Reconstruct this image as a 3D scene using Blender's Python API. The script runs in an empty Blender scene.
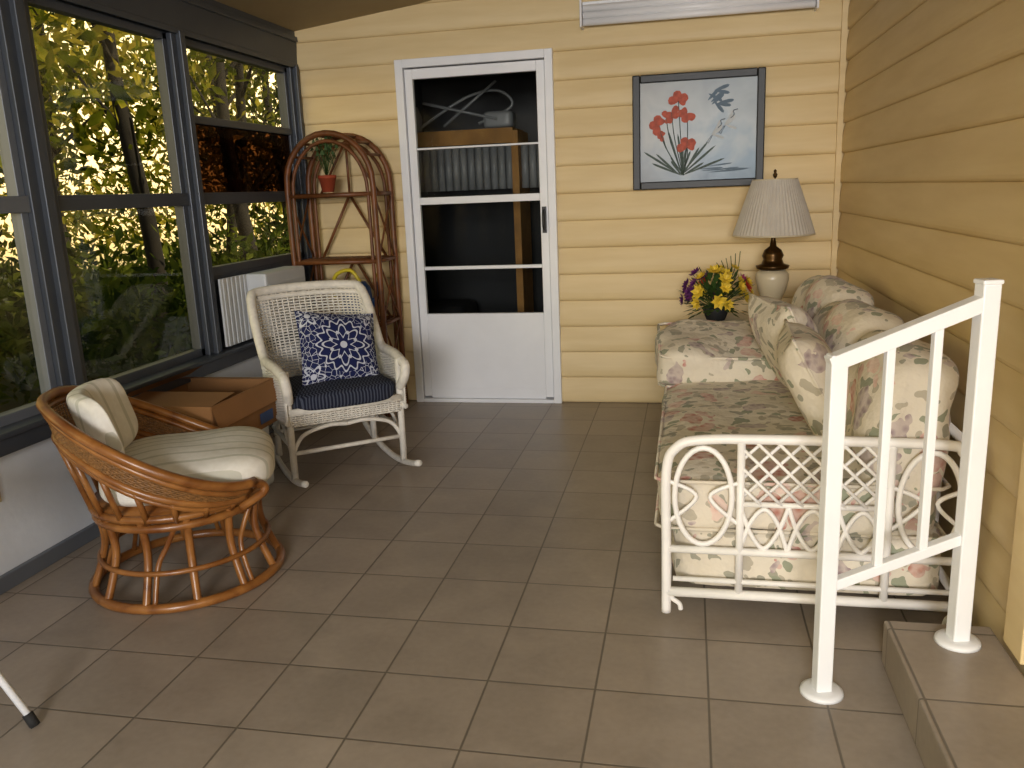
import bpy, math, random
import numpy as np
from mathutils import Matrix, Vector, Euler, noise
random.seed(4); rng=np.random.default_rng(7)
sc=bpy.context.scene
sc.view_settings.view_transform='Standard'
sc.view_settings.look='None'
COL=sc.collection
V=Vector
# ---------------------------------------------------------------- materials
def lin(h):
    if isinstance(h,str):
        h=h.lstrip('#'); c=[int(h[i:i+2],16)/255 for i in (0,2,4)]
    else: c=[a/255 for a in h]
    return tuple((a/12.92 if a<=.04045 else ((a+.055)/1.055)**2.4) for a in c)+(1,)
class NT:
    def __init__(s,name):
        s.m=bpy.data.materials.new(name); s.m.use_nodes=True; s.t=s.m.node_tree; s.t.nodes.clear()
        s.out=s.n('ShaderNodeOutputMaterial')
    def n(s,typ,**kw):
        nd=s.t.nodes.new(typ)
        for k,v in kw.items(): setattr(nd,k,v)
        return nd
    def l(s,a,b): s.t.links.new(a,b)
    def inp(s,sock,v):
        if isinstance(v,bpy.types.NodeSocket): s.l(v,sock)
        else: sock.default_value=v
    def math(s,op,a,b=0.0,c=0.0):
        nd=s.n('ShaderNodeMath',operation=op); s.inp(nd.inputs[0],a); s.inp(nd.inputs[1],b)
        if op in('MULTIPLY_ADD','SMOOTH_MIN'): s.inp(nd.inputs[2],c)
        return nd.outputs[0]
    def mix(s,f,a,b):
        nd=s.n('ShaderNodeMix',data_type='RGBA'); s.inp(nd.inputs[0],f); s.inp(nd.inputs[6],a); s.inp(nd.inputs[7],b); return nd.outputs[2]
    def coord(s,w='Object'): return s.n('ShaderNodeTexCoord').outputs[w]
    def sep(s,v):
        nd=s.n('ShaderNodeSeparateXYZ'); s.l(v,nd.inputs[0]); return nd.outputs
    def noise(s,vec,scale,detail=3,dist=0.0,out='Fac'):
        nd=s.n('ShaderNodeTexNoise'); s.l(vec,nd.inputs['Vector']); nd.inputs['Scale'].default_value=scale; nd.inputs['Detail'].default_value=detail; nd.inputs['Distortion'].default_value=dist
        return nd.outputs[out]
    def vor(s,vec,scale,feature='F1'):
        nd=s.n('ShaderNodeTexVoronoi',feature=feature); s.l(vec,nd.inputs['Vector']); nd.inputs['Scale'].default_value=scale; return nd
    def ramp(s,f,stops,interp='LINEAR'):
        nd=s.n('ShaderNodeValToRGB'); s.inp(nd.inputs[0],f); cr=nd.color_ramp; cr.interpolation=interp
        while len(cr.elements)<len(stops): cr.elements.new(.5)
        for e,(p,c) in zip(cr.elements,stops): e.position=p; e.color=c
        return nd.outputs[0]
    def bsdf(s,col,rough=.5,metal=0,spec=.5,bump=None,bs=.2,bd=.01,sheen=0,trans=0,alpha=1):
        b=s.n('ShaderNodeBsdfPrincipled'); s.inp(b.inputs['Base Color'],col); s.inp(b.inputs['Roughness'],rough); b.inputs['Metallic'].default_value=metal
        b.inputs['Specular IOR Level'].default_value=spec
        if sheen: b.inputs['Sheen Weight'].default_value=sheen
        if bump is not None:
            bn=s.n('ShaderNodeBump'); s.l(bump,bn.inputs['Height']); bn.inputs['Strength'].default_value=bs; bn.inputs['Distance'].default_value=bd; s.l(bn.outputs[0],b.inputs['Normal'])
        s.l(b.outputs[0],s.out.inputs[0]); return b
def simple(name,col,rough=.5,metal=0,spec=.5,var=.12,vs=6,bscale=60,bs=.15):
    t=NT(name); c=t.coord(); a=lin(col); d=tuple(x*(1-var) for x in a[:3])+(1,)
    n=t.noise(c,vs); colr=t.ramp(n,[(.35,d),(.65,a)])
    t.bsdf(colr,rough,metal,spec,bump=t.noise(c,bscale),bs=bs,bd=.003); return t.m
M={}
M['white']=simple('white_paint','#eef0f4',.35,var=.04)
M['whitep']=simple('white_rattan','#efece8',.45,var=.08,vs=12)
M['wicker']=simple('white_wicker','#e9e4da',.55,var=.15,vs=30)
M['frame']=simple('grey_aluminium','#4a4f57',.4,.4,var=.1)
M['frame_l']=simple('grey_aluminium_light','#6d737c',.4,.3,var=.1)
M['dark']=simple('dark_metal','#24262a',.45,.3)
M['black']=simple('black_plastic','#141416',.4)
M['stem']=simple('white_masonry','#dfe5ee',.7,var=.12,vs=3,bscale=35,bs=.3)
M['card']=simple('cardboard','#8c6238',.8,var=.15,vs=4)
M['tape']=simple('blue_print','#3b4f7a',.6)
M['brass']=simple('antique_brass','#4a3418',.3,.8,var=.3)
M['ivory']=simple('ivory_ceramic','#cabfa6',.3,var=.1)
M['terra']=simple('terracotta','#a8482a',.7)
M['green']=simple('leaf_green','#3c5a22',.6,var=.4,vs=20)
M['red']=simple('petal_orange','#c2402a',.6,var=.25,vs=30)
M['purple']=simple('petal_purple','#6a2a70',.6,var=.25,vs=30)
M['yellow']=simple('petal_yellow','#e5c53a',.6,var=.2,vs=30)
M['pink']=simple('petal_pink','#b8477a',.6,var=.2,vs=30)
M['blue']=simple('blue_plastic','#174a8c',.35)
M['yelplas']=simple('yellow_plastic','#d8c332',.35)
M['ceil']=simple('ceiling_panel','#9c8a66',.7,var=.06)
M['wood']=simple('raw_wood','#a87838',.7,var=.3,vs=8)
M['concrete']=simple('storage_wall','#747476',.9,var=.3,vs=2)
M['greyp']=simple('corrugated_plastic','#8c8e90',.4,var=.2)
M['darkbox']=simple('dark_storage_box','#1e2024',.7,var=.5,vs=3)
M['bark']=simple('bark','#1c150e',.9,var=.5,vs=8,bscale=25,bs=.8)
M['ground']=simple('garden_ground','#38401c',1,var=.5,vs=1.5)
M['beige']=simple('beige_plastic','#b9ad8a',.5)
M['ac']=simple('appliance_white','#cfd2d4',.45,var=.05)
def rattan(name,c1,c2,rough=.35):
    t=NT(name); c=t.coord(); n=t.noise(c,9,4,1.0)
    v=t.vor(c,16); rings=t.ramp(v.outputs['Distance'],[(.0,(0,0,0,1)),(.06,(1,1,1,1))])
    base=t.ramp(n,[(.3,lin(c2)),(.7,lin(c1))]); col=t.mix(rings,lin('#3a1d08'),base)
    t.bsdf(col,rough,bump=n,bs=.1); return t.m
M['rattan']=rattan('honey_rattan','#9c6834','#6c3e1a',.28)
M['rattan2']=rattan('brown_rattan','#7d4a26','#573214',.45)
M['cane']=simple('woven_cane','#8c6234',.5,var=.35,vs=60)
def siding():
    t=NT('yellow_vinyl_siding'); c=t.coord('Object'); s=t.sep(c)
    m=t.n('ShaderNodeMapping'); t.l(c,m.inputs[0]); m.inputs['Scale'].default_value=(1,1,8)
    n=t.noise(m.outputs[0],2.0,4); base=t.ramp(n,[(.3,lin('#d8c08f')),(.7,lin('#e2cc9e'))])
    t.bsdf(base,.5,spec=.35,bump=t.noise(m.outputs[0],30),bs=.08,bd=.003); return t.m
M['siding']=siding()
def tile(name,gx,gy,T=.305):
    t=NT(name); c=t.coord(); s=t.sep(c)
    u=t.math('DIVIDE',t.math('SUBTRACT',s[0],gx),T); v=t.math('DIVIDE',t.math('SUBTRACT',s[1],gy),T)
    def edge(a):
        fr=t.math('FRACT',a); return t.math('MINIMUM',fr,t.math('SUBTRACT',1.0,fr))
    e=t.math('MINIMUM',edge(u),edge(v))
    mask=t.n('ShaderNodeMapRange'); t.l(e,mask.inputs[0]); mask.inputs[1].default_value=.006; mask.inputs[2].default_value=.013
    cmb=t.n('ShaderNodeCombineXYZ'); t.l(t.math('FLOOR',u),cmb.inputs[0]); t.l(t.math('FLOOR',v),cmb.inputs[1])
    wn=t.n('ShaderNodeTexWhiteNoise'); t.l(cmb.outputs[0],wn.inputs['Vector'])
    n=t.noise(c,5,5,.5); n2=t.noise(c,45,3)
    f=t.math('ADD',t.math('MULTIPLY',n,.6),t.math('ADD',t.math('MULTIPLY',wn.outputs['Value'],.18),t.math('MULTIPLY',n2,.25)))
    col=t.ramp(f,[(.3,lin('#8b8074')),(.75,lin('#a89b8d'))])
    col=t.mix(mask.outputs[0],lin('#686055'),col)
    rg=t.math('MULTIPLY_ADD',n,.2,.27)
    h=t.math('ADD',mask.outputs[0],t.math('MULTIPLY',n2,.12))
    t.bsdf(col,rg,spec=.45,bump=h,bs=.4,bd=.003); return t.m
M['tile']=tile('beige_floor_tile',-.243,2.058)
M['steptile']=tile('beige_step_tile',.56,1.93,.33)
def glass(name,fac=.5,tint=(1,1,1,1)):
    t=NT(name); a=t.n('ShaderNodeBsdfTransparent'); a.inputs[0].default_value=tint; g=t.n('ShaderNodeBsdfGlossy'); g.inputs['Roughness'].default_value=.03
    fr=t.n('ShaderNodeLayerWeight'); fr.inputs[0].default_value=.3
    mx=t.n('ShaderNodeMixShader'); t.l(t.math('MULTIPLY',fr.outputs[0],fac),mx.inputs[0]); t.l(a.outputs[0],mx.inputs[1]); t.l(g.outputs[0],mx.inputs[2]); t.l(mx.outputs[0],t.out.inputs[0]); return t.m
M['glass']=glass('window_glass',.06,(.93,.94,.93,1))
M['glassd']=glass('tinted_window_glass',.1,(.22,.14,.09,1))
def floral():
    t=NT('floral_upholstery'); c=t.coord()
    dn=t.noise(c,7,3,out='Color'); va=t.n('ShaderNodeVectorMath',operation='MULTIPLY_ADD'); t.l(dn,va.inputs[0]); va.inputs[1].default_value=(.22,.22,.22); t.l(c,va.inputs[2]); w=va.outputs[0]
    v1=t.vor(w,9.5); v2=t.vor(w,17); v3=t.vor(c,38)
    s1=t.sep(v1.outputs['Color']); s2=t.sep(v2.outputs['Color'])
    m1=t.math('MULTIPLY',t.math('LESS_THAN',v1.outputs['Distance'],.42),t.math('GREATER_THAN',s1[0],.30))
    petal=t.ramp(v3.outputs['Distance'],[(.1,(0,0,0,1)),(.6,(1,1,1,1))])
    m2=t.math('MULTIPLY',t.math('LESS_THAN',v2.outputs['Distance'],.42),t.math('GREATER_THAN',s2[0],.18))
    cream=t.ramp(t.noise(c,3),[(.3,lin('#d2c8b6')),(.7,lin('#ded6c6'))])
    leaf=t.ramp(s2[1],[(0,lin('#7c866e')),(.35,lin('#a8a08e')),(.7,lin('#8a8a7a'))],'CONSTANT')
    fl=t.ramp(s1[1],[(0,lin('#b87872')),(.3,lin('#8c7880')),(.5,lin('#cfa598')),(.8,lin('#aa5c4a'))],'CONSTANT')
    fl=t.mix(petal,fl,t.mix(.5,fl,lin('#e4d8ca')))
    col=t.mix(t.math('MULTIPLY',m2,.8),cream,leaf); col=t.mix(t.math('MULTIPLY',m1,.9),col,fl)
    t.bsdf(col,.85,spec=.2,bump=t.noise(c,18,3),bs=.6,bd=.018,sheen=.1); return t.m
M['floral']=floral()
def stripe():
    t=NT('cream_stripe_fabric'); s=t.sep(t.coord()); a=t.math('FRACT',t.math('MULTIPLY',s[1],14.0)); k=t.math('LESS_THAN',a,.2)
    n=t.noise(t.coord(),40)
    col=t.mix(k,t.ramp(n,[(.3,lin('#dad6cb')),(.7,lin('#e4e1d8'))]),lin('#c4c2b4')); t.bsdf(col,.85,spec=.2,bump=t.noise(t.coord(),14),bs=.4,bd=.01); return t.m
M['stripe']=stripe()
def navy():
    t=NT('navy_medallion_fabric'); c=t.coord(); s=t.sep(c); x,y=s[0],s[1]
    r=t.math('SQRT',t.math('ADD',t.math('MULTIPLY',x,x),t.math('MULTIPLY',y,y))); th=t.math('ARCTAN2',y,x)
    def band(a,lo,hi): return t.math('MULTIPLY',t.math('GREATER_THAN',a,lo),t.math('LESS_THAN',a,hi))
    p1=t.math('MULTIPLY_ADD',t.math('COSINE',t.math('MULTIPLY',th,8.0)),.022,.085); b1=band(t.math('ABSOLUTE',t.math('SUBTRACT',r,p1)),-1,.0055)
    p2=t.math('MULTIPLY_ADD',t.math('COSINE',t.math('MULTIPLY',th,8.0)),-.018,.055); b2=band(t.math('ABSOLUTE',t.math('SUBTRACT',r,p2)),-1,.005)
    b3=band(r,.0,.018)
    p4=t.math('MULTIPLY_ADD',t.math('COSINE',t.math('MULTIPLY',th,16.0)),.012,.125); b4=band(t.math('ABSOLUTE',t.math('SUBTRACT',r,p4)),-1,.005)
    ax=t.math('ABSOLUTE',x); ay=t.math('ABSOLUTE',y)
    cx=t.math('SUBTRACT',ax,.16); cy=t.math('SUBTRACT',ay,.16)
    rc=t.math('SQRT',t.math('ADD',t.math('MULTIPLY',cx,cx),t.math('MULTIPLY',cy,cy))); tc=t.math('ARCTAN2',cy,cx)
    pc=t.math('MULTIPLY_ADD',t.math('COSINE',t.math('MULTIPLY',tc,6.0)),.014,.04); b5=band(t.math('ABSOLUTE',t.math('SUBTRACT',rc,pc)),-1,.006); b6=band(rc,0,.014)
    vv=t.vor(c,38,'DISTANCE_TO_EDGE'); b7=t.math('MULTIPLY',t.math('LESS_THAN',vv.outputs['Distance'],.035),t.math('GREATER_THAN',r,.14))
    m=b1
    for b in (b2,b3,b4,b5,b6,b7): m=t.math('MAXIMUM',m,b)
    col=t.mix(m,lin('#1b2350'),lin('#c4c8d4')); t.bsdf(col,.8,spec=.2,bump=t.noise(c,60),bs=.2); return t.m
M['navy']=navy()
def knit():
    t=NT('navy_knit_fabric'); c=t.coord(); s=t.sep(c)
    z=t.math('ABSOLUTE',t.math('SUBTRACT',t.math('FRACT',t.math('MULTIPLY',s[1],28.0)),.5))
    a=t.math('SINE',t.math('MULTIPLY',t.math('MULTIPLY_ADD',z,.02,s[0]),380.0))
    col=t.mix(t.math('GREATER_THAN',a,.25),lin('#1d2130'),lin('#484d5c')); t.bsdf(col,.9,spec=.2); return t.m
M['knit']=knit()
def shade():
    t=NT('pleated_lampshade'); c=t.coord(); n=t.noise(c,20); b=t.n('ShaderNodeBsdfDiffuse'); t.l(t.ramp(n,[(.3,lin('#d2ccc4')),(.7,lin('#dcd8d0'))]),b.inputs[0])
    tr=t.n('ShaderNodeBsdfTranslucent'); tr.inputs[0].default_value=lin('#e0d8c8'); mx=t.n('ShaderNodeMixShader'); mx.inputs[0].default_value=.3
    t.l(b.outputs[0],mx.inputs[1]); t.l(tr.outputs[0],mx.inputs[2]); t.l(mx.outputs[0],t.out.inputs[0]); return t.m
M['shade']=shade()
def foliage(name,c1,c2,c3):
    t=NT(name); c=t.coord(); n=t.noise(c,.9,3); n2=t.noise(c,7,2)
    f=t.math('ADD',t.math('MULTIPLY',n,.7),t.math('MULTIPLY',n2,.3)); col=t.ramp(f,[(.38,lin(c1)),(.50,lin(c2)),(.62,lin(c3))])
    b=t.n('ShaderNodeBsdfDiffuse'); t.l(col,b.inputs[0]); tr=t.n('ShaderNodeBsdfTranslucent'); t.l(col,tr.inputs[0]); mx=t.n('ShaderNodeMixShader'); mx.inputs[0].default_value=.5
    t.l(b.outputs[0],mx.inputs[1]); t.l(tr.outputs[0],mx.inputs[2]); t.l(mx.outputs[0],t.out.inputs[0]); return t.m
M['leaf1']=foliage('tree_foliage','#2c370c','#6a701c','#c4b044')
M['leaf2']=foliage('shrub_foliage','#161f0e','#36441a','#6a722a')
def paint():
    t=NT('watercolour_print'); c=t.coord(); s=t.sep(c); n=t.noise(c,4,3,.4)
    f=t.math('ADD',t.math('MULTIPLY_ADD',s[2],.9,.45),t.math('MULTIPLY',t.math('SUBTRACT',n,.5),.9))
    blue=t.ramp(f,[(.05,lin('#4f6c84')),(.3,lin('#7690a6')),(.5,lin('#a2adb4')),(.72,lin('#8b97a0')),(.95,lin('#697f94'))])
    k=t.ramp(t.math('MULTIPLY_ADD',s[0],-1.2,.35),[(.2,(0,0,0,1)),(.7,(1,1,1,1))])
    t.bsdf(t.mix(t.math('MULTIPLY',k,.35),blue,lin('#aca294')),.35,spec=.4); return t.m
M['paint']=paint()
M['blueink']=simple('painted_blue_foliage','#5c7286',.6,var=.2)
M['heron']=simple('painted_white','#c0c6ca',.6,var=.1)
M['heronk']=simple('painted_grey','#5a646e',.6,var=.1)
M['redpaint']=simple('painted_red','#bd5238',.6,var=.35,vs=40)
M['stempaint']=simple('painted_stem','#43554e',.6,var=.3,vs=40)
M['picframe']=simple('blue_black_frame','#141a20',.45,var=.3,vs=20)
M['tube']=simple('fluorescent_diffuser','#f4f4f6',.3,var=.03)
M['rubber']=simple('rubber_foot','#222222',.8)
# ---------------------------------------------------------------- mesh builder
def frame_from(d):
    d=d.normalized(); a=V((0,0,1)) if abs(d.z)<.9 else V((1,0,0)); x=d.cross(a).normalized(); return x,d.cross(x).normalized()
def cat(pts,n=8,closed=False):
    P=[V(p) for p in pts]; out=[]; N=len(P)
    rg=range(N) if closed else range(N-1)
    for i in rg:
        if closed: p0,p1,p2,p3=P[(i-1)%N],P[i],P[(i+1)%N],P[(i+2)%N]
        else: p0,p1,p2,p3=P[max(i-1,0)],P[i],P[i+1],P[min(i+2,N-1)]
        for k in range(n):
            t=k/n; out.append(.5*((2*p1)+(p2-p0)*t+(2*p0-5*p1+4*p2-p3)*t*t+(3*p1-p0-3*p2+p3)*t**3))
    if not closed: out.append(P[-1])
    return out
class MB:
    def __init__(s): s.v=[];s.f=[];s.mi=[];s.sm=[];s.mat=0
    def add(s,vs,fs,smooth=False):
        o=len(s.v); s.v+= [tuple(p) for p in vs]
        for f in fs: s.f.append(tuple(i+o for i in f)); s.mi.append(s.mat); s.sm.append(smooth)
        return s
    def tube(s,pts,r,n=8,closed=False,caps=True):
        P=[V(p) for p in pts]; N=len(P); vs=[];fs=[]
        if N<2: return s
        def tan(i):
            if closed: d=P[(i+1)%N]-P[(i-1)%N]
            else: d=P[min(i+1,N-1)]-P[max(i-1,0)]
            return d.normalized() if d.length>1e-9 else V((0,0,1))
        t0=tan(0); x,y=frame_from(t0)
        for i in range(N):
            t=tan(i); x=(x-t*x.dot(t)); x=x.normalized() if x.length>1e-6 else frame_from(t)[0]; y=t.cross(x)
            rr=r[i] if isinstance(r,(list,tuple)) else r
            for k in range(n):
                a=2*math.pi*k/n; vs.append(P[i]+x*math.cos(a)*rr+y*math.sin(a)*rr)
        for i in range(N if closed else N-1):
            j=(i+1)%N
            for k in range(n):
                k2=(k+1)%n; fs.append((i*n+k,i*n+k2,j*n+k2,j*n+k))
        if caps and not closed: fs.append(tuple(range(n))[::-1]); fs.append(tuple((N-1)*n+k for k in range(n)))
        return s.add(vs,fs,True)
    def ctube(s,pts,r,n=8,seg=8,closed=False): return s.tube(cat(pts,seg,closed),r,n,closed)
    def box(s,c,d,R=None,bev=0):
        hx,hy,hz=[a/2 for a in d]
        vs=[V((x*hx,y*hy,z*hz)) for x in(-1,1) for y in(-1,1) for z in(-1,1)]
        if R is not None: vs=[R@p for p in vs]
        vs=[p+V(c) for p in vs]
        return s.add(vs,[(0,1,3,2),(4,6,7,5),(0,4,5,1),(2,3,7,6),(0,2,6,4),(1,5,7,3)])
    def bar(s,a,b,w,h):
        a,b=V(a),V(b); d=(b-a); x=d.normalized(); y=V((0,0,1)).cross(x)
        if y.length<1e-3: y=V((0,1,0))
        y.normalize(); z=x.cross(y); R=Matrix((x,y,z)).transposed()
        return s.box((a+b)/2,(d.length,w,h),R)
    def lathe(s,prof,c=(0,0,0),n=32,pleat=0,np_=0,smooth=True):
        vs=[];fs=[];c=V(c)
        for r,z in prof:
            for k in range(n):
                a=2*math.pi*k/n; rr=r*(1+(pleat if k%2 else 0)); vs.append(c+V((rr*math.cos(a),rr*math.sin(a),z)))
        for i in range(len(prof)-1):
            for k in range(n):
                k2=(k+1)%n; fs.append((i*n+k,i*n+k2,(i+1)*n+k2,(i+1)*n+k))
        return s.add(vs,fs,smooth)
    def rbox(s,c,d,q=6,n=14,R=None,bulge=0,lump=0,fn=None):
        vs=[];fs=[];idx={}
        def vid(p):
            k=tuple(round(a,5) for a in p)
            if k in idx: return idx[k]
            m=max(abs(a) for a in p); L=sum(abs(a)**q for a in p)**(1/q); w=[a*m/L for a in p]
            u=V((w[0]*d[0]/2,w[1]*d[1]/2,w[2]*d[2]/2))
            u.z+= (1 if w[2]>0 else -1)*bulge*(1-w[0]**2)*(1-w[1]**2)*min(1,abs(w[2])*1.3)
            if lump:
                nn=noise.noise(V(c)*3+u*5.0); u+=V((w[0],w[1],w[2]))*lump*nn
            if fn: u=fn(u,w)
            if R is not None: u=R@u
            idx[k]=len(vs); vs.append(u+V(c)); return idx[k]
        g=[-1+2*i/n for i in range(n+1)]
        for ax in range(3):
            for sg in(-1,1):
                for i in range(n):
                    for j in range(n):
                        q4=[]
                        for a,b in((0,0),(1,0),(1,1),(0,1)):
                            p=[0,0,0]; p[ax]=sg; p[(ax+1)%3]=g[i+a]; p[(ax+2)%3]=g[j+b]; q4.append(vid(p))
                        fs.append(tuple(q4 if sg>0 else q4[::-1]))
        return s.add(vs,fs,True)
    def pillow(s,w,h,t,n=20,lump=.006):
        vs=[];fs=[]
        for sd in(1,-1):
            for i in range(n+1):
                for j in range(n+1):
                    u=-1+2*i/n; v=-1+2*j/n
                    x=u*w/2*(1-.07*(1-v*v)*abs(u)); y=v*h/2*(1-.07*(1-u*u)*abs(v))
                    z=sd*t/2*max(0,(1-u**4)*(1-v**4))**.55+lump*noise.noise(V((x*9,y*9,sd*3)))*(1-u*u)*(1-v*v)
                    vs.append((x,y,z))
        m=(n+1)**2
        for sd in(0,1):
            for i in range(n):
                for j in range(n):
                    a=sd*m+i*(n+1)+j; q=(a,a+n+1,a+n+2,a+1); fs.append(q if sd==0 else q[::-1])
        s.add(vs,fs,True)
        pts=[]; a=[(-1,-1),(1,-1),(1,1),(-1,1)]
        for k in range(4):
            p,q=a[k],a[(k+1)%4]
            for tt in np.linspace(0,1,12)[:-1]:
                u=p[0]+(q[0]-p[0])*tt; v=p[1]+(q[1]-p[1])*tt; pts.append((u*w/2*(1-.07*(1-v*v)*abs(u)),v*h/2*(1-.07*(1-u*u)*abs(v)),0))
        s.tube(pts,.006,6,closed=True)
        return s
    def weave(s,f,nu,nv,r=.003,amp=.004,rs=.004,n=4,closed=False):
        def nrm(u,v):
            e=1e-3; a=f(min(u+e,1),v)-f(max(u-e,0),v); b=f(u,min(v+e,1))-f(u,max(v-e,0)); c=a.cross(b); return c.normalized() if c.length>1e-12 else V((0,0,1))
        for i in range(nu+1):
            u=i/nu; s.tube([f(u,k/8) for k in range(9)],rs,n)
        for j in range(nv+1):
            v=j/nv; pts=[]
            for i in range(nu+1):
                u=i/nu; pts.append(f(u,v)+nrm(u,v)*amp*(1 if (i+j)%2 else -1))
            s.tube(pts,r,n)
        return s
    def build(s,name,mats,parent=None,loc=(0,0,0),rot=(0,0,0),bevel=0,solid=0,sub=0):
        me=bpy.data.meshes.new(name); me.from_pydata(s.v,[],s.f)
        for m in mats: me.materials.append(M[m])
        me.polygons.foreach_set('material_index',s.mi); me.polygons.foreach_set('use_smooth',s.sm); me.update()
        o=bpy.data.objects.new(name,me); COL.objects.link(o); o.location=loc; o.rotation_euler=rot
        if parent: o.parent=parent
        if solid: md=o.modifiers.new('s','SOLIDIFY'); md.thickness=solid; md.offset=0
        if bevel: md=o.modifiers.new('b','BEVEL'); md.width=bevel; md.segments=2; md.limit_method='ANGLE'
        return o
def empty(name,loc=(0,0,0),rz=0):
    e=bpy.data.objects.new(name,None); e.empty_display_size=.1; e.location=loc; e.rotation_euler=(0,0,rz); COL.objects.link(e); return e
# ---------------------------------------------------------------- room shell
XL,XR,YB,YF=-2.45,.87,5.24,-1.6
MB().box(((XL+XR)/2-.0,(YB+YF)/2,-.05),(XR-XL+.1,YB-YF,.1)).build('floor',['tile'])
def cz(x): return 2.375+(x-XL)*.12
m=MB(); vs=[]
for y in (YF,YB+.02):
    for x,dz in((XL-.3,0),(XR+.1,0),(XR+.1,.06),(XL-.3,.06)): vs.append((x,y,cz(x)+dz))
m.add(vs,[(0,1,2,3),(7,6,5,4),(0,4,5,1),(1,5,6,2),(2,6,7,3),(3,7,4,0)]); 
m.build('ceiling',['ceil'])
PZ=.165
def prof(z0,z1):
    out=[]; k=math.floor(z0/PZ)
    T_=[0,.02,.06,.12,.2,.3,.42,.55,.68,.8,.9,.97,1.0]; D_=[.0,.010,.016,.0195,.021,.0215,.0205,.018,.0145,.011,.0075,.005,.003]
    while k*PZ<z1:
        b=k*PZ
        for t,d in zip(T_,D_):
            zz=b+t*PZ*.998
            if z0-1e-6<=zz<=z1+1e-6: out.append((zz,d))
        k+=1
    out=[(z0,out[0][1])]+out+[(z1,out[-1][1])]
    return out
def sidestrip(mb,fn,a0,a1,z0,z1):
    pr=prof(z0,z1); vs=[];fs=[]
    for z,d in pr: vs+= [fn(a0,z,d),fn(a1,z,d)]
    for i in range(len(pr)-1): fs.append((2*i,2*i+1,2*i+3,2*i+2))
    mb.add(vs,fs,False)
    mb.add([fn(a0,z0,-.08),fn(a1,z0,-.08),fn(a1,z1,-.08),fn(a0,z1,-.08),fn(a0,z0,0),fn(a1,z0,0),fn(a1,z1,0),fn(a0,z1,0)],[(0,3,2,1),(0,1,5,4),(3,7,6,2),(0,4,7,3),(1,2,6,5)])
m=MB(); fb=lambda a,z,d:(a,YB-d,z)
DX0,DX1,DZ=-1.773,-.792,2.162
sidestrip(m,fb,XL-.1,DX0,0,cz(-1.8)); sidestrip(m,fb,DX1,XR+.02,0,2.80); sidestrip(m,fb,DX0,DX1,DZ,2.6)
m.build('wall_back',['siding'])
m=MB(); fr=lambda a,z,d:(XR-d,a,z)
sidestrip(m,fr,YF,YB,0,2.80); m.build('wall_right',['siding'])
MB().box((.835,5.215,1.35),(.03,.03,2.7)).build('trim_1',['siding'])
MB().box((.838,2.14,1.45),(.045,.12,2.6)).build('trim_2',['siding'],bevel=.004)
MB().box((XL-.07,(YB+YF)/2,.25),(.14,YB-YF,.5)).build('wall_left',['stem'])
m=MB(); m.box((XL+.012,(YB+YF)/2,.03),(.024,YB-YF-.04,.06)); m.build('baseboard_left',['frame_l'],bevel=.004)
W=empty('trim_3')
m=MB(); m.box((XL-.01,(YB+YF)/2,.54),(.13,YB-YF,.085)); m.box((XL+.035,(YB+YF)/2,.575),(.09,YB-YF,.02)); m.box((XL-.03,(YB+YF)/2,2.27),(.12,YB-YF,.23)); m.box((XL+.02,(YB+YF)/2,2.17),(.03,YB-YF,.03)); m.box((XL+.02,(YB+YF)/2,2.33),(.05,YB-YF,.03))
bays=[(3.99,5.13),(2.95,3.87),(1.88,2.81),(.83,1.76),(-.22,.71),(-1.3,-.34)]
edges=[5.24]+[v for b in bays for v in (b[1],b[0])]+[-1.6]
posts=[(edges[i+1],edges[i]) for i in range(0,len(edges),2)]
for a,b in posts:
    w=b-a; c=(a+b)/2
    if w<=0: continue
    m.box((XL-.03,c,1.37),(.10,w,1.62)); m.box((XL+.03,c,1.37),(.03,w*.35,1.6))
m.build('frame_members',['frame'],W,bevel=.004)
for i,(a,b) in enumerate(bays):
    g=empty('window_%d'%(i+1)); c=(a+b)/2; w=b-a; x=XL-.03
    zb=.58 if i else .98; rail=1.37; s=MB(); fw=.035
    if i==0:
        s.box((x,c,.78),(.04,w,.40)); 
    s.box((x,a+fw/2,(zb+2.155)/2),(.05,fw,2.155-zb)); s.box((x,b-fw/2,(zb+2.155)/2),(.05,fw,2.155-zb))
    s.box((x,c,zb+.02),(.05,w,.045)); s.box((x,c,2.14),(.05,w,.035)); s.box((x+.012,c,rail),(.055,w,.05)); s.box((x+.03,c,rail+.03),(.02,w,.014))
    if i==0: s.box((x+.005,c,1.77),(.05,w,.04))
    s.build('sash',['frame_l' if i==2 else 'frame'],g,bevel=.003)
    MB().box((x,c,(zb+rail)/2),(.005,w-.04,rail-zb-.03)).build('glass_lower',['glass'],g)
    if i==0:
        MB().box((x,c,1.96),(.005,w-.04,.36)).build('glass_upper',['glass'],g)
        MB().box((x+.01,c,1.57),(.005,w-.04,.37)).build('glass_tinted',['glassd'],g)
    else: MB().box((x-.01,c,(rail+2.14)/2),(.005,w-.04,2.14-rail)).build('glass_upper',['glass'],g)
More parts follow.
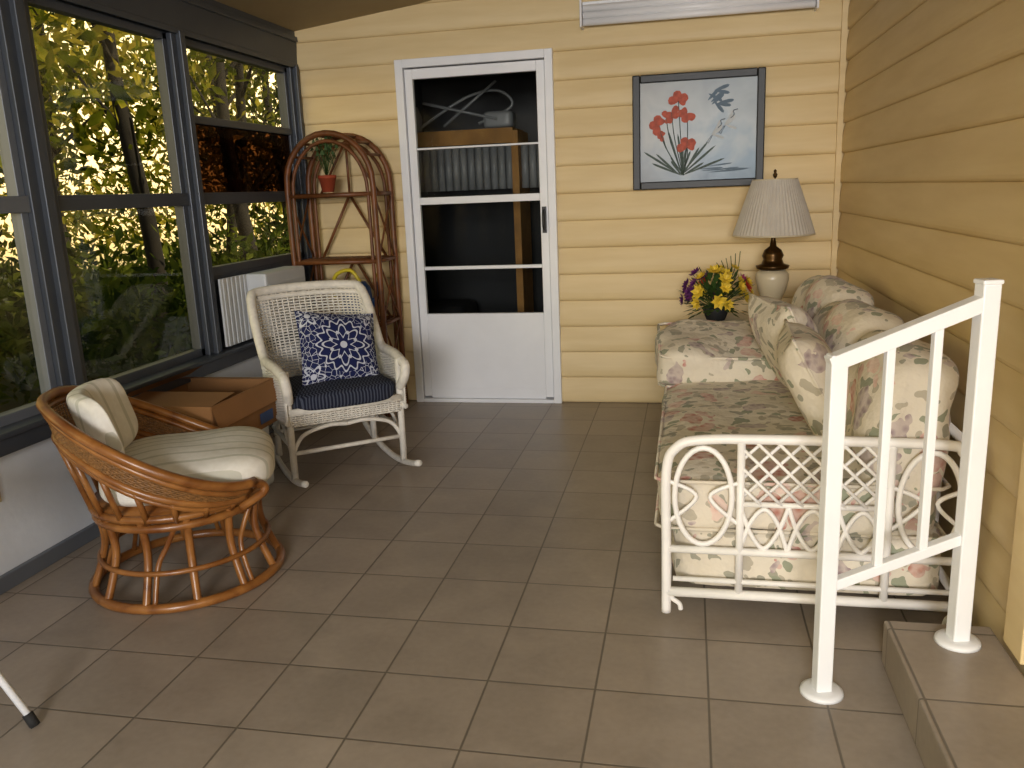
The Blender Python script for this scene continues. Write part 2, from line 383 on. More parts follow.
# ---------------------------------------------------------------- door
g=empty('door_1',(0,0,0)); y=YB
m=MB()
fw=.05
m.box((DX0+fw/2,y-.005,DZ/2),(fw,.09,DZ)); m.box((DX1-fw/2,y-.005,DZ/2),(fw,.09,DZ)); m.box(((DX0+DX1)/2,y-.005,DZ-fw/2),(DX1-DX0-2*fw,.09,fw)); m.box(((DX0+DX1)/2,y,.012),(DX1-DX0-2*fw,.1,.024))
m.build('jamb',['white'],g,bevel=.004)
a,b=DX0+fw+.004,DX1-fw-.004; st=.05; yy=y-.01
m=MB(); c=(a+b)/2
m.box((a+st/2,yy,1.07),(st,.035,2.07)); m.box((b-st/2,yy,1.07),(st,.035,2.07))
m.box((c,yy,.335),(b-a-2*st,.034,.51)); m.box((c,yy,.06),(b-a-2*st,.036,.07)); m.box((c,yy,2.075),(b-a-2*st,.036,.06))
m.box((c,yy,1.31),(b-a-2*st,.034,.045)); m.box((c,yy,.885),(b-a-2*st,.026,.022)); m.box((c,yy,1.63),(b-a-2*st,.026,.012))
m.build('leaf',['white'],g,bevel=.004)
MB().box((c,yy,1.32),(b-a-2*st,.004,1.46)).build('glass',['glass'],g)
m=MB(); hx=b-.025; m.box((hx,yy-.024,1.17),(.026,.012,.16)); m.ctube([(hx,yy-.03,1.23),(hx,yy-.065,1.21),(hx,yy-.065,1.13),(hx,yy-.03,1.11)],.008); m.build('handle',['black'],g)
S=empty('wall_storage')
m=MB(); m.box((-1.05,8.0,1.2),(2.9,.1,2.4)); m.box((-2.5,6.67,1.2),(.08,2.7,2.4)); m.box((.4,6.65,1.2),(.1,2.7,2.4)); m.box((-1.05,6.7,2.42),(2.98,2.7,.06)); m.build('shell',['concrete'],S)
MB().box((-1.05,6.65,-.06),(2.9,2.7,.1)).build('storage_floor',['darkbox'],S)
g=empty('storage_shelf')
m=MB(); m.box((-1.83,6.3,1.78),(1.2,.4,.03)); m.box((-1.83,6.11,1.74),(1.2,.03,.10)); m.box((-1.22,6.3,.9),(.05,.4,1.75)); m.box((-2.40,6.3,.9),(.05,.4,1.75)); m.build('boards',['wood'],g)
m=MB(); 
for k in range(28): m.tube([(-2.33+k*.058,6.22,1.37),(-2.33+k*.058,6.22,1.68)],.03,6)
m.build('corrugated_sheets',['greyp'],g)
m=MB()
m.ctube([(-1.95,6.2,1.83),(-1.6,6.2,2.02),(-1.35,6.2,2.06),(-1.25,6.2,1.95),(-1.5,6.2,1.84)],.010); m.tube([(-1.75,6.15,1.83),(-1.35,6.15,2.12)],.010); m.tube([(-1.9,6.15,2.0),(-1.35,6.15,1.86)],.010)
m.lathe([(.0,1.8),(.06,1.8),(.07,1.9),(.04,1.98),(.0,1.99)],(-2.0,6.2,0)); m.rbox((-1.35,6.25,1.86),(.22,.2,.12)); m.build('stored_items',['greyp'],g)
m=MB()
m.rbox((-1.5,7.2,.65),(1.6,.5,1.3),10,8); m.rbox((-2.0,6.5,.25),(.6,.5,.5),10,8); m.rbox((-1.45,6.3,.18),(.35,.4,.36),10,8)
m.build('storage_boxes',['darkbox'],g)
# ---------------------------------------------------------------- picture
g=empty('framed_painting',(.05,YB-.035,1.65))
W2,H2=.75,.65; m=MB(); fwd=.045
for sx in(-1,1): m.box((sx*(W2/2-fwd/2),0,0),(fwd,.04,H2))
for sz in(-1,1): m.box((0,0,sz*(H2/2-fwd/2)),(W2-2*fwd,.04,fwd))
m.build('frame',['picframe'],g,bevel=.006)
w3,h3=W2-2*fwd,H2-2*fwd
MB().box((0,.002,0),(w3,.01,h3)).build('canvas',['paint'],g)
def petal(mb,cx,cz_,L,wd,ang,y=-.0045,n=10):
    vs=[]; 
    for k in range(n):
        t=2*math.pi*k/n; px=(.5+.5*math.cos(t))*L; pz=math.sin(t)*wd*(.4+.6*(.5+.5*math.cos(t))); vs.append((cx+px*math.cos(ang)-pz*math.sin(ang),y,cz_+px*math.sin(ang)+pz*math.cos(ang)))
    mb.add(vs,[tuple(range(n))])
m=MB()
fl=[(-.11,.17,.055),(-.22,.04,.055),(-.06,.10,.05),(-.15,.11,.045),(-.18,.08,.04),(-.06,-.09,.055),(-.20,-.02,.03)]
for k,(x,z,r) in enumerate(fl):
    for a in range(6): petal(m,x,z,r*(.8+.3*(a%2)),r*.6,a*.62+k*1.3-.1,-.0045-.0001*a-.0006*(k%3))
m.build('painted_blooms',['redpaint'],g)
m=MB()
for x,z,r in fl: m.tube(cat([(x,-.004,z),(x*.8-.01,-.004,(z-.2)/2),(-.08,-.004,-.25)],6),.0025,4)
for k in range(15): petal(m,-.10+.02*rng.random(),-.25,.10+.18*rng.random(),.009,.35+k*.17,-.0035-.0001*k)
m.build('painted_leaves',['stempaint'],g)
m=MB()
for k in range(9): petal(m,.04+.10*rng.random(),.14+.09*rng.random(),.09,.014,-.9+1.9*rng.random(),-.0032-.0001*k)
for k in range(7): petal(m,-.02+.2*rng.random(),-.20-.04*rng.random(),.14,.006,.1*rng.random(),-.0032-.0001*k)
m.build('painted_reeds',['blueink'],g)
m=MB(); m2=MB()
for x,z in((.10,-.01),(.17,.04)):
    petal(m,x-.02,z-.02,.08,.02,.75,-.005); petal(m,x,z,.07,.009,1.15,-.0052); petal(m,x-.015,z-.015,.07,.010,-.35,-.0054)
    m2.tube(cat([(x+.015,-.0056,z+.02),(x+.035,-.0056,z+.04),(x+.03,-.0056,z+.06),(x+.055,-.0056,z+.068)],5),.0022,4); m2.tube([(x-.02,-.005,z-.02),(x-.05,-.005,z-.06)],.0014,4); m2.tube([(x-.015,-.005,z-.02),(x-.04,-.005,z-.065)],.0014,4)
m.build('painted_herons',['heron'],g); m2.build('painted_heron_lines',['heronk'],g)
# ---------------------------------------------------------------- light fixture above
g=empty('fluorescent_light_fixture',(.035,YB-.022,2.325))
m=MB(); m.box((0,-.02,.035),(1.28,.05,.07)); m.box((-.645,-.045,0),(.012,.12,.15)); m.box((.645,-.045,0),(.012,.12,.15)); m.build('housing',['white'],g,bevel=.004)
m=MB()
for dz in(-.045,-.008,.03): m.tube([(-.635,-.06,dz),(.635,-.06,dz)],.02,16)
m.build('diffuser_tubes',['tube'],g)
# ---------------------------------------------------------------- side table, lamp, flowers
g=empty('side_table',(.37,4.86,0))
m=MB(); m.rbox((0,0,.585),(.72,.44,.03),10,8); 
for sx in(-1,1):
    for sy in(-1,1): m.tube([(sx*.31,sy*.18,0),(sx*.31,sy*.18,.57)],.018,10)
m.box((0,0,.545),(.6,.36,.05)); m.box((0,0,.2),(.58,.34,.02)); m.build('table_frame',['whitep'],g)
g=empty('table_lamp',(.455,4.82,.60))
m=MB(); m.lathe([(0,0),(.075,0),(.078,.012),(.07,.03),(.05,.038),(.03,.05),(.022,.07),(.03,.078),(0.0,.08)],n=32); m.lathe([(0,.265),(.055,.268),(.085,.28),(.09,.295),(.06,.305),(.05,.33),(.058,.35),(.045,.38),(.018,.40),(.012,.44),(.012,.56),(0,.56)],n=32); m.tube([(0,0,.55),(0,0,.765)],.004,6); m.lathe([(0,.762),(.008,.765),(.013,.78),(.006,.79),(.009,.80),(0,.81)],n=12); m.build('brass_fittings',['brass'],g)
MB().lathe([(.02,.07),(.035,.075),(.05,.10),(.075,.16),(.09,.22),(.088,.25),(.07,.27),(.0,.272)],n=36).build('ceramic_body',['ivory'],g)
m=MB(); m.lathe([(.212,.463),(.165,.61),(.115,.755)],n=120,pleat=.018,smooth=False)
m.build('pleated_shade',['shade'],g,solid=.002)
m=MB(); m.tube([(.213*math.cos(a),.213*math.sin(a),.463) for a in np.linspace(0,2*math.pi,49)[:-1]],.005,6,closed=True); m.tube([(.116*math.cos(a),.116*math.sin(a),.755) for a in np.linspace(0,2*math.pi,33)[:-1]],.004,6,closed=True); m.tube([(-.115,0,.755),(.115,0,.755)],.002,4);m.tube([(0,-.115,.755),(0,.115,.755)],.002,4); m.build('shade_rings',['ivory'],g)
g=empty('flower_arrangement',(.155,4.80,.60))
MB().lathe([(0,0),(.05,0),(.055,.01),(.07,.05),(.075,.07),(.065,.075),(.0,.06)],n=24).build('vase',['darkbox'],g)
ml=MB(); mf={k:MB() for k in('purple','yellow','pink','red')}
def bloom(mb,c,r,dirv):
    d=V(dirv).normalized(); x,y=frame_from(d)
    for ring,(tilt,rr) in enumerate(((.25,1),(.7,.7))):
        for k in range(7):
            a=2*math.pi*k/7+ring*.4; o=x*math.cos(a)+y*math.sin(a); tdir=(o*math.cos(tilt)+d*math.sin(tilt)); sd=d.cross(o).normalized()
            c0=V(c); L=r*rr
            mb.add([c0,c0+tdir*L*.5+sd*L*.32,c0+tdir*L+d*L*.1,c0+tdir*L*.5-sd*L*.32],[(0,1,2,3)])
keys=['purple','yellow','pink','yellow','red','red']
for k in range(40):
    th=rng.random()*2*math.pi; ph=math.acos(1-rng.random()*1.2); R=.12+.06*rng.random()
    c=V((R*math.sin(ph)*math.cos(th)*1.1,R*math.sin(ph)*math.sin(th)*.9,.13+R*math.cos(ph)*1.0))
    bloom(mf['purple' if c.x<-.11 else ('yellow' if k%3 else keys[(k//3)%6])],c,.036+.014*rng.random(),c-V((0,0,.12)))
    ml.tube([(0,0,.06),c*.98],.002,4)
for k in range(300):
    th=rng.random()*2*math.pi; ph=math.acos(1-rng.random()*1.7); R=.05+.11*rng.random(); o=V((R*math.sin(ph)*math.cos(th)*1.1,R*math.sin(ph)*math.sin(th),.12+R*math.cos(ph)*.9)); d=(o-V((0,0,.1))).normalized(); x,y=frame_from(d); L=.06
    if o.z<.03: continue
    ml.add([o,o+d*L*.5+x*L*.22,o+d*L,o+d*L*.5-x*L*.22],[(0,1,2,3)])
for k in range(6): ml.ctube([(0,0,.12),(.03+.015*k,.02,.25),(.05+.025*k-.05,-.02,.32+.012*k)],.002,4)
ml.build('leaves',['green'],g)
for k,b_ in mf.items():
    if b_.v: b_.build('petals_'+k,[k],g)
# ---------------------------------------------------------------- sofa
g=empty('daybed_sofa')
SX0,SX1,SY0,SY1=-.06,.80,2.47,4.36
def endpanel(y,name):
    m=MB(); r=.0155
    m.tube(cat([(SX0,y,.03),(SX0,y,.25),(SX0,y,.50),(SX0+.03,y,.575),(SX0+.10,y,.60),(SX0+.3,y,.605),(SX1-.1,y,.60),(SX1-.03,y,.575),(SX1,y,.50),(SX1,y,.25),(SX1,y,.03)],8),r,10)
    m.tube([(SX0,y,.10),(SX1,y,.10)],r,10); m.tube([(SX0,y,.245),(SX1,y,.245)],r*.8,10)
    for x in(.16,.58): m.tube([(x,y,.10),(x,y,.60)],r*.8,10)
    m.tube([(SX0+.02,y,.145),(SX1-.02,y,.145)],r*.55,8)
    for x,s_ in((SX0,-1),(SX1,1)):
        m.ctube([(x,y,.10),(x-s_*.02,y,.075),(x-s_*.04,y,.06),(x-s_*.045,y,.04)],.008,8)
    for xa,xb in((SX0,.16),(.58,SX1)):
        cx=(xa+xb)/2; m.tube([(cx+.085*math.cos(a),y,.42+.155*math.sin(a)) for a in np.linspace(0,2*math.pi,33)[:-1]],.009,8,closed=True)
        m.ctube([(xa,y,.47),(cx-.02,y,.42),(xa,y,.33)],.007,6); m.ctube([(xb,y,.47),(cx+.02,y,.42),(xb,y,.33)],.007,6)
    x0,x1,z0,z1=.16,.58,.40,.595; stp=.06; ye=y
    for s_ in(1,-1):
        k=x0-(z1-z0)
        while k<x1:
            if s_>0: ax,az,bx,bz=k,z0,k+(z1-z0),z1
            else: ax,az,bx,bz=k,z1,k+(z1-z0),z0
            sl=(bz-az)/(bx-ax)
            if ax<x0: az+=sl*(x0-ax); ax=x0
            if bx>x1: bz-=sl*(bx-x1); bx=x1
            if bx>ax+.005: m.tube([(ax,ye+s_*.004,az),(bx,ye+s_*.004,bz)],.0055,6)
            k+=stp
    m.tube([(.16,y,.40),(.58,y,.40)],.009,8)
    for k in range(3):
        xa=.16+.14*k; m.ctube([(xa,y,.25),(xa+.03,y,.34),(xa+.07,y,.385),(xa+.11,y,.34),(xa+.14,y,.25)],.0075,6); m.ctube([(xa,y,.395),(xa+.03,y,.31),(xa+.07,y,.26),(xa+.11,y,.31),(xa+.14,y,.395)],.0075,6)
    m.build(name,['whitep'],g)
endpanel(SY0,'arm_panel_near'); endpanel(SY1,'arm_panel_far')
m=MB(); 
m.tube([(SX0,SY0,.10),(SX0,SY1,.10)],.014,8); m.tube([(SX1,SY0,.10),(SX1,SY1,.10)],.014,8); m.tube([(SX1,SY0,.58),(SX1,SY1,.58)],.014,8); m.tube([(SX0,SY0,.245),(SX0,SY1,.245)],.012,8)
for k in range(9): yy=SY0+(k+.5)*(SY1-SY0)/9; m.tube([(SX1,yy,.1),(SX1,yy,.58)],.008,6)
m.build('frame_rails',['whitep'],g)
cy=(SY0+SY1)/2; L=SY1-SY0-.05
MB().rbox((.36,cy,.20),(.82,L,.21),14,12).build('base',['floral'],g)
m=MB(); m.rbox((.33,cy,.375),(.86,L-.0,.19),9,26,bulge=.015,lump=.012); m.build('seat_mattress',['floral'],g)
m=MB()
for zz in(.455,.30):
    m.tube([(.33+a*(.86/2-.006),cy+b_*(L/2-.006),zz) for a,b_ in [(-1,-.97),(-1,.97),(-.94,1),(.94,1),(1,.97),(1,-.97),(.94,-1),(-.94,-1)]],.006,6,closed=True)
m.build('piping',['floral'],g)
for k,(yc,ln,tilt) in enumerate(((2.79,.60,.20),(3.38,.62,.28),(3.98,.60,.32))):
    m=MB()
    m.rbox((0,0,0),(.23,ln,.50),4.5,18,bulge=.0,lump=.035,fn=lambda u,w:V((u.x*(1+.3*(1-w[1]**2)*(1-w[2]**2)),u.y*(1-.05*w[2]),u.z)))
    m.build('back_cushion_%d'%(k+1),['floral'],g,loc=(.645 if k==0 else .61,yc,.60+.03*k),rot=(0.04*(-1)**k,tilt,.05*(k-1)))
m=MB(); m.rbox((0,0,0),(.66,.50,.17),7,22,bulge=.02,lump=.03)
for zz in(-.07,.07): m.tube([(.33*a_,.25*b_,zz) for a_,b_ in ((-.985,-.88),(-.985,.88),(-.9,.98),(.9,.98),(.985,.88),(.985,-.88),(.9,-.98),(-.9,-.98))],.007,6,closed=True)
m.build('end_pillow',['floral'],g,loc=(.19,4.02,.555),rot=(.16,.03,.06))
m=MB(); m.pillow(.47,.47,.19); m.build('throw_pillow_1',['floral'],g,loc=(.43,3.58,.665),rot=(0,math.radians(62),.25))
m=MB(); m.pillow(.46,.44,.19); m.build('throw_pillow_2',['floral'],g,loc=(.46,3.06,.63),rot=(0,math.radians(62),-.05))
# ---------------------------------------------------------------- step and railing
m=MB(); m.box((.545+.14,.355,.065),(.275,3.91,.13)); m.build('entry_step',['steptile'],bevel=.006)
g=empty('stair_railing')
p1=V((.36,2.13,0)); p2=V((.71,2.21,.13)); m=MB(); az=math.atan2(.08,.35); R=Matrix.Rotation(az,3,'Z')
m.box((p1.x,p1.y,.47),(.042,.042,.92),R); m.box((p2.x,p2.y,.61),(.044,.044,.955),R); m.box((p2.x,p2.y,1.092),(.05,.05,.012),R)
m.build('posts',['white'],g,bevel=.004)
m=MB(); m.lathe([(0,.014),(.045,.014),(.055,.009),(.057,0),(0,0)][::-1],(p1.x,p1.y,0),28); m.lathe([(0,.014),(.045,.014),(.055,.009),(.057,0),(0,0)][::-1],(p2.x,p2.y,.131),28); m.build('flanges',['white'],g)
m=MB(); m.bar((p1.x-.02,p1.y-.005,.905),(p2.x,p2.y,1.045),.042,.038); m.bar((p1.x,p1.y,.31),(p2.x,p2.y,.435),.028,.028)
for t in(.36,.68):
    q=p1.lerp(p2,t); m.box((q.x,q.y,(.31+.125*t+.90+.145*t)/2),(.022,.022,.59+.02*t),R)
m.build('rails',['white'],g,bevel=.003)
# ---------------------------------------------------------------- wicker rocking chair
def smooth(a,b,x): t=max(0,min(1,(x-a)/(b-a))); return t*t*(3-2*t)
fdir=V((.62,-.79)); rz=math.atan2(fdir.y,fdir.x)+math.pi/2
g=empty('rocking_chair',(-1.765,3.87,0),rz)
m=MB(); wv=.275
for sx in(-1,1):
    pts=[(sx*wv,yy,.018+(yy-.0)**2/(2*1.5)) for yy in np.linspace(-.46,.46,21)]
    m.tube(pts,.016,8)
    m.tube([(sx*wv,-.23,.035),(sx*wv,-.24,.57)],.017,8); m.tube([(sx*wv*.95,.22,.04),(sx*wv*.93,.22,.40)],.017,8)
    m.tube([(sx*wv,-.23,.20),(sx*wv,.22,.20)],.011,8)
    m.ctube([(sx*wv,-.23,.16),(sx*wv*.8,-.23,.25),(sx*.1,-.235,.285),(0,-.235,.28)],.010,8); m.ctube([(sx*wv,-.21,.14),(sx*wv,-.1,.25),(sx*wv,.05,.27),(sx*wv,.2,.16)],.009,8)
m.tube([(-wv,-.23,.17),(wv,-.23,.17)],.011,8); m.tube([(-wv,.22,.17),(wv,.22,.17)],.011,8); m.tube([(-wv,-.23,.31),(wv,-.23,.31)],.013,8);m.tube([(-wv,-.25,.375),(wv,-.25,.375)],.018,8)
m.build('rocker_base',['wicker'],g)
def plan(u):
    pts=[(-.29,-.27),(-.30,-.12),(-.30,.06),(-.28,.2),(-.18,.27),(0,.29),(.18,.27),(.28,.2),(.30,.06),(.30,-.12),(.29,-.27)]
    t=u*(len(pts)-1); i=min(int(t),len(pts)-2); f_=t-i
    p=[V(pts[max(i-1,0)]),V(pts[i]),V(pts[i+1]),V(pts[min(i+2,len(pts)-1)])]
    return .5*((2*p[1])+(p[2]-p[0])*f_+(2*p[0]-5*p[1]+4*p[2]-p[3])*f_*f_+(3*p[1]-p[0]-3*p[2]+p[3])*f_**3)
def topz(u):
    w=abs(u-.5)*2
    return .575+.305*(1-smooth(.36,.60,w))**1.0 - .02*smooth(.8,1,w)+.012*math.cos(w*4)*(1 if w<.34 else 0)
def shell(u,v):
    p=plan(u); zt=topz(u); z=.33+(zt-.33)*v; w=abs(u-.5)*2; lean=.34*(1-smooth(.35,.75,w)); k=max(0,z-.36)
    flare=1+.12*k*(1-smooth(.4,.8,w))
    return V((p.x*flare,p.y+k*lean,z))
m=MB(); m.weave(shell,66,38,r=.0056,amp=.0045,rs=.0045,n=4); m.build('woven_shell',['wicker'],g)
m=MB(); rim=[shell(u,1) for u in np.linspace(0,1,61)]; m.tube(rim,.024,10); m.tube([shell(u,0) for u in np.linspace(0,1,41)],.014,8)
m.tube([shell(u,.93)+V((0,0,.0)) for u in np.linspace(.0,1,61)],.013,8)
for sx in(-1,1): m.ctube([(sx*.29,-.27,.555),(sx*.292,-.30,.54),(sx*.285,-.30,.49),(sx*.275,-.25,.43)],[.024]*25,8)
m.build('rolled_rim',['wicker'],g)
m=MB(); m.weave(lambda u,v:V((-.28+.56*u,-.26+.50*v,.365)),24,24,r=.006,amp=.004); m.weave(lambda u,v:V((-.27+.54*u,-.255,.31+.06*v)),26,6,r=.0045,amp=.004); m.build('woven_seat',['wicker'],g)
MB().rbox((0,-.03,.415),(.53,.52,.10),5,16,bulge=.012,lump=.01).build('seat_cushion',['knit'],g)
m=MB(); m.pillow(.41,.40,.15)
m.build('throw_pillow',['navy'],g,loc=(.05,-.0,.605),rot=(math.radians(62),math.radians(8),math.radians(4)))
# ---------------------------------------------------------------- rattan barrel chair (front = local +X)
g=empty('rattan_barrel_chair',(-1.83,2.61,0),math.radians(29))
def ring(mb,r,z,rr,n=48,e=1.0): mb.tube([(r*math.cos(a),r*e*math.sin(a),z) for a in np.linspace(0,2*math.pi,n+1)[:-1]],rr,8,closed=True)
m=MB(); ring(m,.33,.018,.018); ring(m,.295,.13,.010); ring(m,.285,.29,.016); ring(m,.295,.325,.014)
NP=12
for k in range(NP):
    a=2*math.pi*k/NP+.13
    def P(r,z,da=0): return V((r*math.cos(a+da),r*math.sin(a+da),z))
    m.ctube([P(.325,.02),P(.28,.14),P(.27,.22),P(.288,.325)],.014,8)
    if k%2==0:
        m.ctube([P(.325,.03,.1),P(.28,.15,.13),P(.27,.22,.26),P(.29,.31,.42)],.010,6)
m.build('base_frame',['rattan'],g)
TH=math.radians(136)
def rimf(a,v):
    th=math.pi+a*TH; w=abs(a)
    zt=.715-.31*smooth(.10,1.0,w)
    rt=.395-.02*w
    z=.325+(zt-.325)*v; r=.30+(rt-.30)*(v**.8)
    return V((r*math.cos(th)*(1.0),r*1.0*math.sin(th),z))
m=MB(); A=np.linspace(-1,1,57)
def rv(a,d):
    q=rimf(a,1); h=max(q.z-.325,.02); return rimf(a,max(.0,1-d/h))
bd=lambda a:.12-.06*smooth(.45,1,abs(a))
m.tube([rimf(a,1) for a in A],.018,8); m.tube([rv(a,.030) for a in A],.012,8)
m.tube([rv(a,bd(a)) for a in A],.014,8); m.tube([rv(a,bd(a)+.024) for a in A],.010,8)
for s_ in(-1,1):
    th=math.pi+s_*TH; e1=rimf(s_,1)
    fw_=V((-math.sin(th),math.cos(th),0))*s_
    m.ctube([rimf(s_*.97,1),e1+fw_*.03+V((0,0,-.02)),e1+fw_*.035+V((0,0,-.05)),V((.30*math.cos(th),.30*math.sin(th),.30))],.016,8)
for k in range(15):
    a=-0.94+1.88*k/14; q=rv(a,bd(a)); m.tube([V((.292*math.cos(math.pi+a*TH),.292*math.sin(math.pi+a*TH),.31)),q],.011,8)
m.build('shell_frame',['rattan'],g)
m=MB(); m.weave(lambda u,v:rv(-1+2*u,.02+(bd(-1+2*u)-.02)*(1-v)),110,10,r=.0036,amp=.002,rs=.0034); m.build('cane_band',['cane'],g)
m=MB(); m.lathe([(0,.325),(.29,.325),(.29,.34),(0,.34)],n=36); m.build('seat_deck',['rattan'],g)
m=MB(); m.rbox((.05,0,.42),(.60,.56,.15),3.6,20,bulge=.01,lump=.012); m.build('seat_cushion',['stripe'],g)
m=MB(); m.rbox((0,0,0),(.085,.40,.28),4.2,18,lump=.012,fn=lambda u,w:V((u.x+.09*(w[1]**2),u.y,u.z))); m.build('back_cushion',['stripe'],g,loc=(-.26,0,.60),rot=(0,math.radians(-14),0))
# ---------------------------------------------------------------- étagère
g=empty('rattan_etagere',(-2.105,4.98,0),0)
m=MB(); hw=.275
def arch(y,r,hw=hw,top=1.73):
    pts=[(-hw,y,.0),(-hw,y,.7),(-hw,y,top-.33)]
    for a in np.linspace(180,0,17)[1:-1]: pts.append((hw*math.cos(math.radians(a)),y,top-.30+.30*math.sin(math.radians(a))))
    pts+=[(hw,y,top-.33),(hw,y,.7),(hw,y,0)]
    m.tube(pts,r,10)
for y_ in(-.15,.15): arch(y_,.018); arch(y_,.011,hw-.035,1.685)
for z in(.18,.58,.97,1.37):
    for y_ in(-.15,.15): m.tube([(-hw,y_,z),(hw,y_,z)],.014,8)
    for x_ in(-hw,hw): m.tube([(x_,-.15,z),(x_,.15,z)],.012,8)
for x_ in(-hw,hw):
    for z0,z1 in((.18,.58),(.58,.97),(.97,1.37)):
        m.tube([(x_,-.15,z0),(x_,.15,z1)],.007,6); m.tube([(x_,.15,z0),(x_,-.15,z1)],.007,6)
for z0,z1 in((.58,.97),(.97,1.37)):
    m.tube([(-.22,.15,z0),(0,.15,z1)],.009,6); m.tube([(.22,.15,z0),(0,.15,z1)],.009,6)
m.tube([(-.2,.15,1.37),(0,.15,1.7)],.008,6); m.tube([(.2,.15,1.37),(0,.15,1.7)],.008,6); m.tube([(0,.15,1.37),(0,.15,1.72)],.008,6)
for a in (35,55,75,90,105,125,145):
    c_,s_=math.cos(math.radians(a)),math.sin(math.radians(a)); m.tube([(hw*c_,-.15,1.43+.30*s_),(hw*c_,.15,1.43+.30*s_)],.009,6)
m.build('cane_frame',['rattan2'],g)
m=MB()
for z in(.18,.58,.97,1.37):
    for k in range(14): m.tube([(-.255+.51*k/13,-.15,z+.008),(-.255+.51*k/13,.15,z+.008)],.006,5)
m.build('slat_shelves',['rattan2'],g)
g=empty('potted_plant',(-2.16,4.93,1.39))
MB().lathe([(0,0),(.035,0),(.052,.08),(.056,.08),(.056,.1),(.045,.1),(0,.09)],n=20).build('pot',['terra'],g)
m=MB()
for k in range(34):
    a=rng.random()*6.28; L=.12+.12*rng.random(); rr=.02+.06*rng.random(); p=V((rr*math.cos(a),rr*math.sin(a),.09+L)); m.tube([(0,0,.09),p],.0015,3)
    x,y_=frame_from(p); m.add([p-x*.018,p-y_*.012,p+V((0,0,.03)),p+y_*.012],[(0,1,2,3)]); m.add([p*.75,p*.75+x*.02,p*.75+V((0,0,.03))],[(0,1,2)])
m.build('foliage',['green'],g)
g=empty('watering_can',(-2.03,4.93,.60))
m=MB(); m.lathe([(0,0),(.10,0),(.105,.02),(.09,.20),(.06,.24),(0,.24)],n=24); m.ctube([(.07,0,.05),(.13,-.02,.14),(.17,-.03,.26)],[.018]*8+[.012]*9,8); m.build('body',['blue'],g)
m=MB(); m.ctube([(-.08,0,.08),(-.15,0,.17),(-.13,0,.28),(-.03,0,.31),(.03,0,.235)],.012,8); m.lathe([(0,0),(.03,.03),(.032,.04),(0,.045)],(.17,-.03,.25),16); m.build('handle_and_rose',['yelplas'],g)
# ---------------------------------------------------------------- AC, boxes, misc
g=empty('window_air_conditioner',(XL+.09,4.40,.60))
m=MB(); m.box((0,.13,.18),(.14,.50,.36)); m.build('casing',['ac'],g,bevel=.012)
m=MB()
for k in range(12): m.box((.072,.13,.05+.022*k),(.008,.44,.010))
for k in range(12): m.box((-.055,-.38+.022*k,.18),(.02 if k%2 else .012,.02,.36))
m.build('louvres_and_side_panels',['ac'],g)
MB().box((-2.20,3.36,.155),(.44,.46,.31)).build('storage_bin',['ac'],bevel=.02)
g=empty('cardboard_box',(-2.185,3.34,.312),.0)
m=MB(); t=.006; w,l,h=.47,.56,.21
m.box((0,0,t/2),(w,l,t)); 
for s_ in(-1,1): m.box((s_*w/2,0,h/2),(t,l,h)); m.box((0,s_*l/2,h/2),(w,t,h))
m.add([(w/2,-l/2,h),(w/2,l/2,h),(w/2+.03,l/2,h-.10),(w/2+.03,-l/2,h-.10)],[(0,1,2,3)]); m.add([(-w/2,-l/2,h),(-w/2,l/2,h),(-w/2+.10,l/2,h+.06),(-w/2+.10,-l/2,h+.06)],[(0,1,2,3)]); m.add([(-w/2,l/2,h),(w/2,l/2,h),(w/2,l/2-.16,h+.03),(-w/2,l/2-.16,h+.03)],[(0,1,2,3)]); m.add([(-w/2,-l/2,h),(w/2,-l/2,h),(w/2,-l/2+.20,h+.015),(-w/2,-l/2+.20,h+.015)],[(0,1,2,3)])
m.build('carton',['card'],g)
m=MB(); m.box((w/2+.008,.16,.05),(.002,.12,.05)); m.build('printed_label',['tape'],g)
g=empty('electrical_outlet',(XL+.004,2.40,.38)); m=MB(); m.box((0,0,0),(.008,.075,.115)); m.build('plate',['beige'],g,bevel=.002); MB().box((.006,0,0),(.006,.035,.07)).build('socket',['ivory'],g)
g=empty('folding_tray_table')
m=MB()
for y_ in(1.68,1.28): m.tube([(-1.72,y_,.02),(-2.1,y_,.60)],.010,8); m.tube([(-2.22,y_-.02,.02),(-1.84,y_-.02,.60)],.010,8)
m.tube([(-1.85,1.68,.22),(-1.85,1.28,.22)],.007,6); m.build('legs',['white'],g)
MB().box((-2.0,1.46,.615),(.42,.5,.025)).build('tray_top',['white'],g,bevel=.008)
m=MB()
for y_ in(1.68,1.28): m.tube([(-1.712,y_,.0),(-1.73,y_,.035)],.014,8); m.tube([(-2.222,y_-.02,.0),(-2.21,y_-.02,.035)],.014,8)
m.build('rubber_feet',['rubber'],g)
# ---------------------------------------------------------------- garden outside (one planted border)
G=empty('garden_trees')
MB().box((-11,3,-.3),(17,34,.1)).build('garden_ground',['ground'])
def leaves(name,N,centers,spread,size,mat):
    c=centers[rng.integers(0,len(centers),N)]; p=c+rng.normal(size=(N,3))*spread
    a=rng.normal(size=(N,3)); a/=np.linalg.norm(a,axis=1)[:,None]; b=rng.normal(size=(N,3)); b-= (a*b).sum(1)[:,None]*a; b/=np.linalg.norm(b,axis=1)[:,None]
    s=(size*(.6+.8*rng.random(N)))[:,None]
    vs=np.stack([p-a*s,p-b*s*.4,p+a*s,p+b*s*.4],1).reshape(-1,3)
    vs[:,2]=np.maximum(vs[:,2],-.24)
    fs=np.arange(4*N).reshape(N,4)
    me=bpy.data.meshes.new(name); me.from_pydata(vs.tolist(),[],fs.tolist()); me.materials.append(M[mat]); o=bpy.data.objects.new(name,me); COL.objects.link(o); o.parent=G; return o
